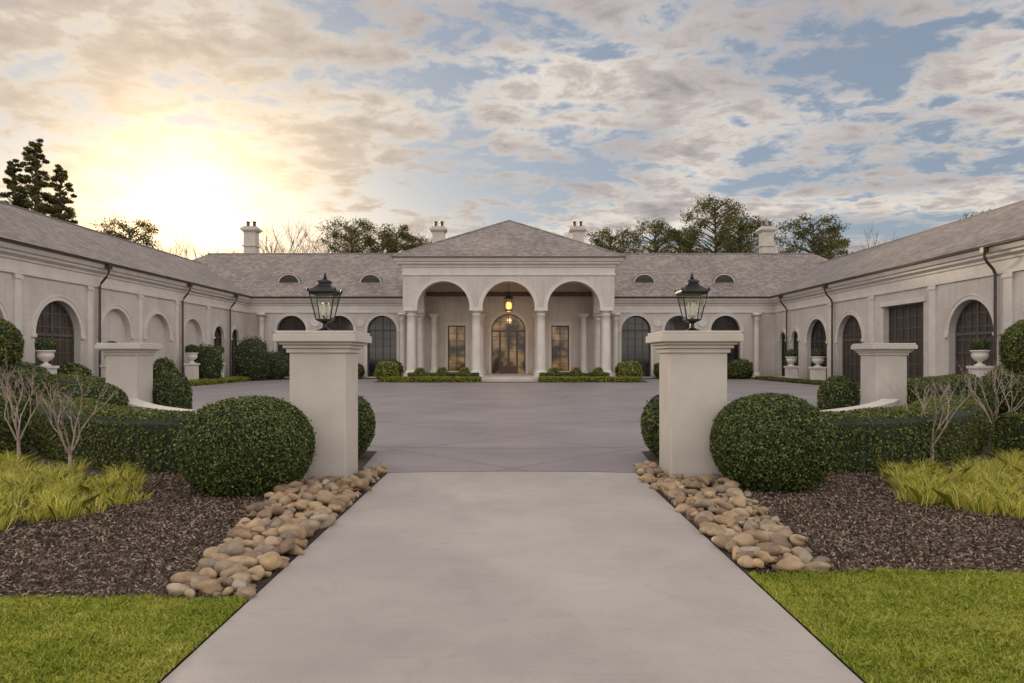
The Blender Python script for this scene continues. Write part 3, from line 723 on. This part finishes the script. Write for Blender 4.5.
def lollipop(x,y,r,zc):
    E=empty('topiary_tree'); b=MB(); b.tube([(x,y,0),(x+.03,y,zc*.4),(x,y,zc)],[.07,.05,.05],8); b.obj('trunk',M_bark,E)
    bush(x,y,r,2*r,9000,.028,M_hedge,z0=zc-r,parent=E,p=2.1,lumpy=.05,rough=.1)
lollipop(-11.35,14.8,.62,1.98); lollipop(11.2,14.6,.62,1.95)
def dist_hedge(pts,hw,h,mat,name='low_hedge',leaf=.05,dens=350): hedge(pts,hw,h,dens,leaf,mat,name,smooth=False)
dist_hedge([(-19.95,37),(-19.95,54.5)],.55,.3,M_ylw,'ground_cover_border'); dist_hedge([(19.8,37),(19.8,54.5)],.5,.22,M_hedge,'ground_cover_border')
dist_hedge([(-9.2,47.9),(-2.2,47.9)],.4,.38,M_ylw); dist_hedge([(1.9,47.9),(8.9,47.9)],.4,.38,M_ylw)
dist_hedge([(-7.4,48.9),(-2.4,48.9)],.4,.62,M_hedge); dist_hedge([(2.0,48.9),(6.9,48.9)],.4,.62,M_hedge)
bush(-8.9,48.6,.8,1.45,2600,.06,M_ylw,'golden_shrub',lumpy=.08,rough=.2); bush(8.4,48.6,.8,1.45,2600,.06,M_ylw,'golden_shrub',lumpy=.08,rough=.2)
for x in (-6.6,-5.0,-3.4,3.0,4.6,6.2): bush(x,49.0,.42,1.0,1200,.05,M_ylw,'golden_shrub',lumpy=.1,rough=.3)
for x,y,r,h in ((-19.6,51.5,1.2,3.2),(-18.9,54.2,1.1,2.2),(-20.6,46.2,.9,2.6),(-17.5,56,.9,1.6),(-16.2,56.4,.7,1.2),(-20.4,40,.7,1.6),(17.4,56,.8,1.2),(18.6,55.5,.9,1.6),(-12.9,56.6,.6,1.2),(-9.9,56.5,.8,1.4),(12.4,56.6,.6,1.3),(9.4,56.5,.8,1.3),(16.2,56.4,.6,1.0),(-21.2,33,.7,1.4)):
    bush(x,y,r,h,2600,.075,M_hedge,'round_shrub',lumpy=.14,rough=.35)
# ------------------------------------------------------------ bare crape myrtles
def myrtle(x,y,h,seed):
    R=random.Random(seed); b=MB()
    def br(p,d,l,r,lv):
        n=4; pts=[p]; rad=[r]
        for i in range(n):
            d=(d+Vector((R.uniform(-.13,.13),R.uniform(-.13,.13),.04))).normalized(); p=p+d*l/n; pts.append(p); rad.append(r*(1-.4*(i+1)/n))
        b.tube(pts,rad,5)
        if lv==0: return
        for k in range(2 if lv>1 else 3):
            a=R.random()*6.28; s=R.uniform(.3,.6); dd=(d+Vector((math.cos(a)*s,math.sin(a)*s,.12))).normalized()
            br(pts[-1] if k==0 else pts[-2],dd,l*R.uniform(.62,.85),r*.62,lv-1)
    p0=Vector((x,y,-.02)); p1=Vector((x+.02,y,h*.22)); b.tube([p0,(p0+p1)/2+Vector((.015,0,0)),p1],[.034,.028,.026],7)
    for k in range(5):
        a=k*1.257+R.random(); br(p1,Vector((math.cos(a)*.5,math.sin(a)*.5,1)).normalized(),h*.28,.015,4)
    b.obj('crape_myrtle_tree',M_twig)
myrtle(-6.3,9.7,1.45,3); myrtle(6.5,10.6,1.5,5); myrtle(8.5,12.0,1.7,8); myrtle(-7.9,10.9,1.6,9)
# ------------------------------------------------------------ background trees
def pine_mesh(seed,h,cw,cb,n_cl,kind='round'):
    R=random.Random(seed); g=np.random.default_rng(seed); b=MB()
    b.tube([(0,0,0),(R.uniform(-.3,.3),0,h*.4),(R.uniform(-.4,.4),.2,h*.75),(0,0,h*.96)],[.38,.28,.17,.04],8)
    P=[];N=[]
    for k in range(n_cl):
        t=(k+.5)/n_cl; z=cb+(h-cb)*t
        if kind=='round': prof=math.sin(math.pi*min(1,.12+.82*t))**.6
        else: prof=(1-t)**.75*.9+.1
        a=k*2.4+R.random(); rr=cw*prof*R.uniform(.35,1.0)
        c=np.array([rr*math.cos(a),rr*math.sin(a),z+R.uniform(-.4,.4)])
        b.tube([(0,0,z-rr*.35-.3),(c[0]*.5,c[1]*.5,z-rr*.1-.2),tuple(c)],[.10,.06,.02],5)
        m=170; sz=R.uniform(.6,1.15)*(cw*.30 if kind=='round' else cw*.22*(1.15-t*.7))
        q=nrm(g.normal(size=(m,3)))*(g.random((m,1))**.6)*np.array([sz,sz,sz*.6])
        P.append(c+q); N.append(q)
    P=np.concatenate(P);N=np.concatenate(N)
    lf=fast_mesh('crown',leaf_quads(P,nrm(N)*.5+np.array([0,0,.3]),.16,.9,.3),len(P),4); lf.materials.append(M_pine)
    me=D.meshes.new('trunk'); me.from_pydata(b.V,[],b.F); me.materials.append(M_bark)
    return me,lf
def tree(ms,x,y,rot,s=1,name='pine_tree',sz=None):
    E=empty(name); E.location=(x,y,0); E.rotation_euler=(0,0,rot); E.scale=(s,s,sz or s)
    for n,m in (('trunk',ms[0]),('crown',ms[1])):
        o=D.objects.new(n,m); scene.collection.objects.link(o); o.parent=E
A=pine_mesh(11,18,4.4,11.5,46); B=pine_mesh(12,20.5,5.2,12.5,60); C=pine_mesh(13,24,3.4,9,120,'cone'); Dm=pine_mesh(14,17,3.6,10.5,34)
tree(C,-48.9,70,0,1.0); tree(C,-46.9,71,2,.90); tree(C,-51.4,70.5,1,.92)
tree(A,-46,82,1,1.0)
tree(A,-20,85,.5,1.03); tree(Dm,-14.5,86,2,1.07); tree(Dm,-17,90,4,1.05); tree(A,-12,90,3,.97)
tree(A,12.5,87,2.2,1.0); tree(B,18.5,88,1,.93); tree(B,25.3,85,0,1.04); tree(A,29.5,88,3,1.1); tree(Dm,22,90,5,1.1); tree(A,37.5,85,4,1.06); tree(Dm,41,88,1,1.03)
tree(Dm,-55,80,3,1.2); tree(A,60,85,2,1.1); tree(B,-64,84,2,1.0)
b=MB(); R=random.Random(5)
def bare(x,y,h):
    def br(p,d,l,r,lv):
        q=p+d*l; b.add([p+Vector((-r,0,0)),p+Vector((r,0,0)),q+Vector((r*.6,0,0)),q+Vector((-r*.6,0,0))],[(0,1,2,3)])
        if lv==0: return
        for k in range(3):
            dd=(d+Vector((R.uniform(-.6,.6),R.uniform(-.6,.6),R.uniform(-.1,.35)))).normalized()
            br(p+d*l*R.uniform(.6,1),dd,l*R.uniform(.6,.8),r*.6,lv-1)
    br(Vector((x,y,0)),Vector((0,0,1)),h*.38,.16,5)
for i in range(60):
    x=-62+i*2.15+R.uniform(-1,1); bare(x,98+R.uniform(-5,5),R.uniform(17,21.5))
b.obj('distant_tree_line',M_bark)
# ------------------------------------------------------------ world + sun
az=math.radians(-25.6); el=math.radians(9.8)
sv=Vector((math.sin(az)*math.cos(el),math.cos(az)*math.cos(el),math.sin(el)))
w=D.worlds.new('World'); scene.world=w; w.use_nodes=True; nt=w.node_tree; nt.nodes.clear()
sky=nd(nt,'ShaderNodeTexSky'); sky.sky_type='NISHITA'; sky.sun_disc=False; sky.sun_elevation=el; sky.sun_rotation=az%(2*math.pi)
sky.air_density=1.0; sky.dust_density=1.0
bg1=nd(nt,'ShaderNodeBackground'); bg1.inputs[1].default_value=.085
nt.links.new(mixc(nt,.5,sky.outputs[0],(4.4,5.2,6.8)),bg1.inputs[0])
tc=nd(nt,'ShaderNodeTexCoord'); d=tc.outputs['Generated']
sep=nd(nt,'ShaderNodeSeparateXYZ'); nt.links.new(d,sep.inputs[0])
zz=mathn(nt,'ADD',mathn(nt,'ABSOLUTE',sep.outputs[2]),.13)
cmb=nd(nt,'ShaderNodeCombineXYZ'); nt.links.new(mathn(nt,'ADD',mathn(nt,'DIVIDE',sep.outputs[0],zz),5.3),cmb.inputs[0]); nt.links.new(mathn(nt,'MULTIPLY',mathn(nt,'DIVIDE',sep.outputs[1],zz),1.15),cmb.inputs[1])
v=cmb.outputs[0]
n1=noise(nt,v,.8,6,.55,.4); n2=noise(nt,v,6.0,7,.62,.25); n3=noise(nt,v,2.0,6,.55,.5)
dens=mathn(nt,'ADD',mathn(nt,'ADD',mathn(nt,'MULTIPLY',n1,.34),mathn(nt,'MULTIPLY',n2,.38)),mathn(nt,'MULTIPLY',n3,.28))
mr=nd(nt,'ShaderNodeMapRange'); mr.interpolation_type='SMOOTHSTEP'; nt.links.new(dens,mr.inputs[0]); mr.inputs[1].default_value=.44; mr.inputs[2].default_value=.525
hz=mathn(nt,'SUBTRACT',1,mathn(nt,'DIVIDE',sep.outputs[2],.16),clamp=True)
mask=mathn(nt,'MAXIMUM',mr.outputs[0],mathn(nt,'MULTIPLY',hz,.65))
dot=nd(nt,'ShaderNodeVectorMath',operation='DOT_PRODUCT'); nt.links.new(d,dot.inputs[0]); dot.inputs[1].default_value=sv
dp_=mathn(nt,'MAXIMUM',dot.outputs['Value'],0)
g1=mathn(nt,'POWER',dp_,22); g2=mathn(nt,'POWER',dp_,160)
sh=mathn(nt,'ADD',mathn(nt,'MULTIPLY',n2,.6),mathn(nt,'MULTIPLY',n3,.4))
ccol=ramp(nt,sh,[(.40,(1.08,1.0,.89)),(.475,(.88,.80,.71)),(.54,(.60,.54,.51)),(.65,(.38,.35,.37))])
warm=mixc(nt,mathn(nt,'MULTIPLY',g1,.6),ccol,(1.15,.88,.55),'MIX')
addc=mixc(nt,1.0,warm,mixc(nt,1.0,(2.2,1.5,.75),g2,'MULTIPLY'),'ADD')
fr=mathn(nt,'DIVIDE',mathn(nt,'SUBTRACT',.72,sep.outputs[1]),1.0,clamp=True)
boost=mathn(nt,'ADD',.92,mathn(nt,'MULTIPLY',fr,1.85))  # added fill light: clouds brightened overhead and behind the camera, out of view
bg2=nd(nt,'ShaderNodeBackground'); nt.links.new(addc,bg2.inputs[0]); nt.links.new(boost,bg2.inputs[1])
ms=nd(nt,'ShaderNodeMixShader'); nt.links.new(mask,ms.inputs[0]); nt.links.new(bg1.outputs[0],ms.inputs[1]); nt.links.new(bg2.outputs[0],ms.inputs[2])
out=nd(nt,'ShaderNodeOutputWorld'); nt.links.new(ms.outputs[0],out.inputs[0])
sl=D.lights.new('sun','SUN'); sl.energy=2.8; sl.angle=math.radians(4); sl.color=(1,.78,.52)
so=D.objects.new('sun',sl); so.rotation_euler=sv.to_track_quat('Z','Y').to_euler(); so.location=(0,0,40); scene.collection.objects.link(so)
# ------------------------------------------------------------ camera
cam=D.cameras.new('camera'); cam.lens=24; cam.sensor_width=36; cam.clip_end=4000; cam.shift_y=16.5/1024
co=D.objects.new('camera',cam); co.location=(0,0,1.7); co.rotation_euler=(math.radians(90),0,0); scene.collection.objects.link(co); scene.camera=co
scene.view_settings.view_transform='Standard'; scene.view_settings.look='None'; scene.view_settings.exposure=0
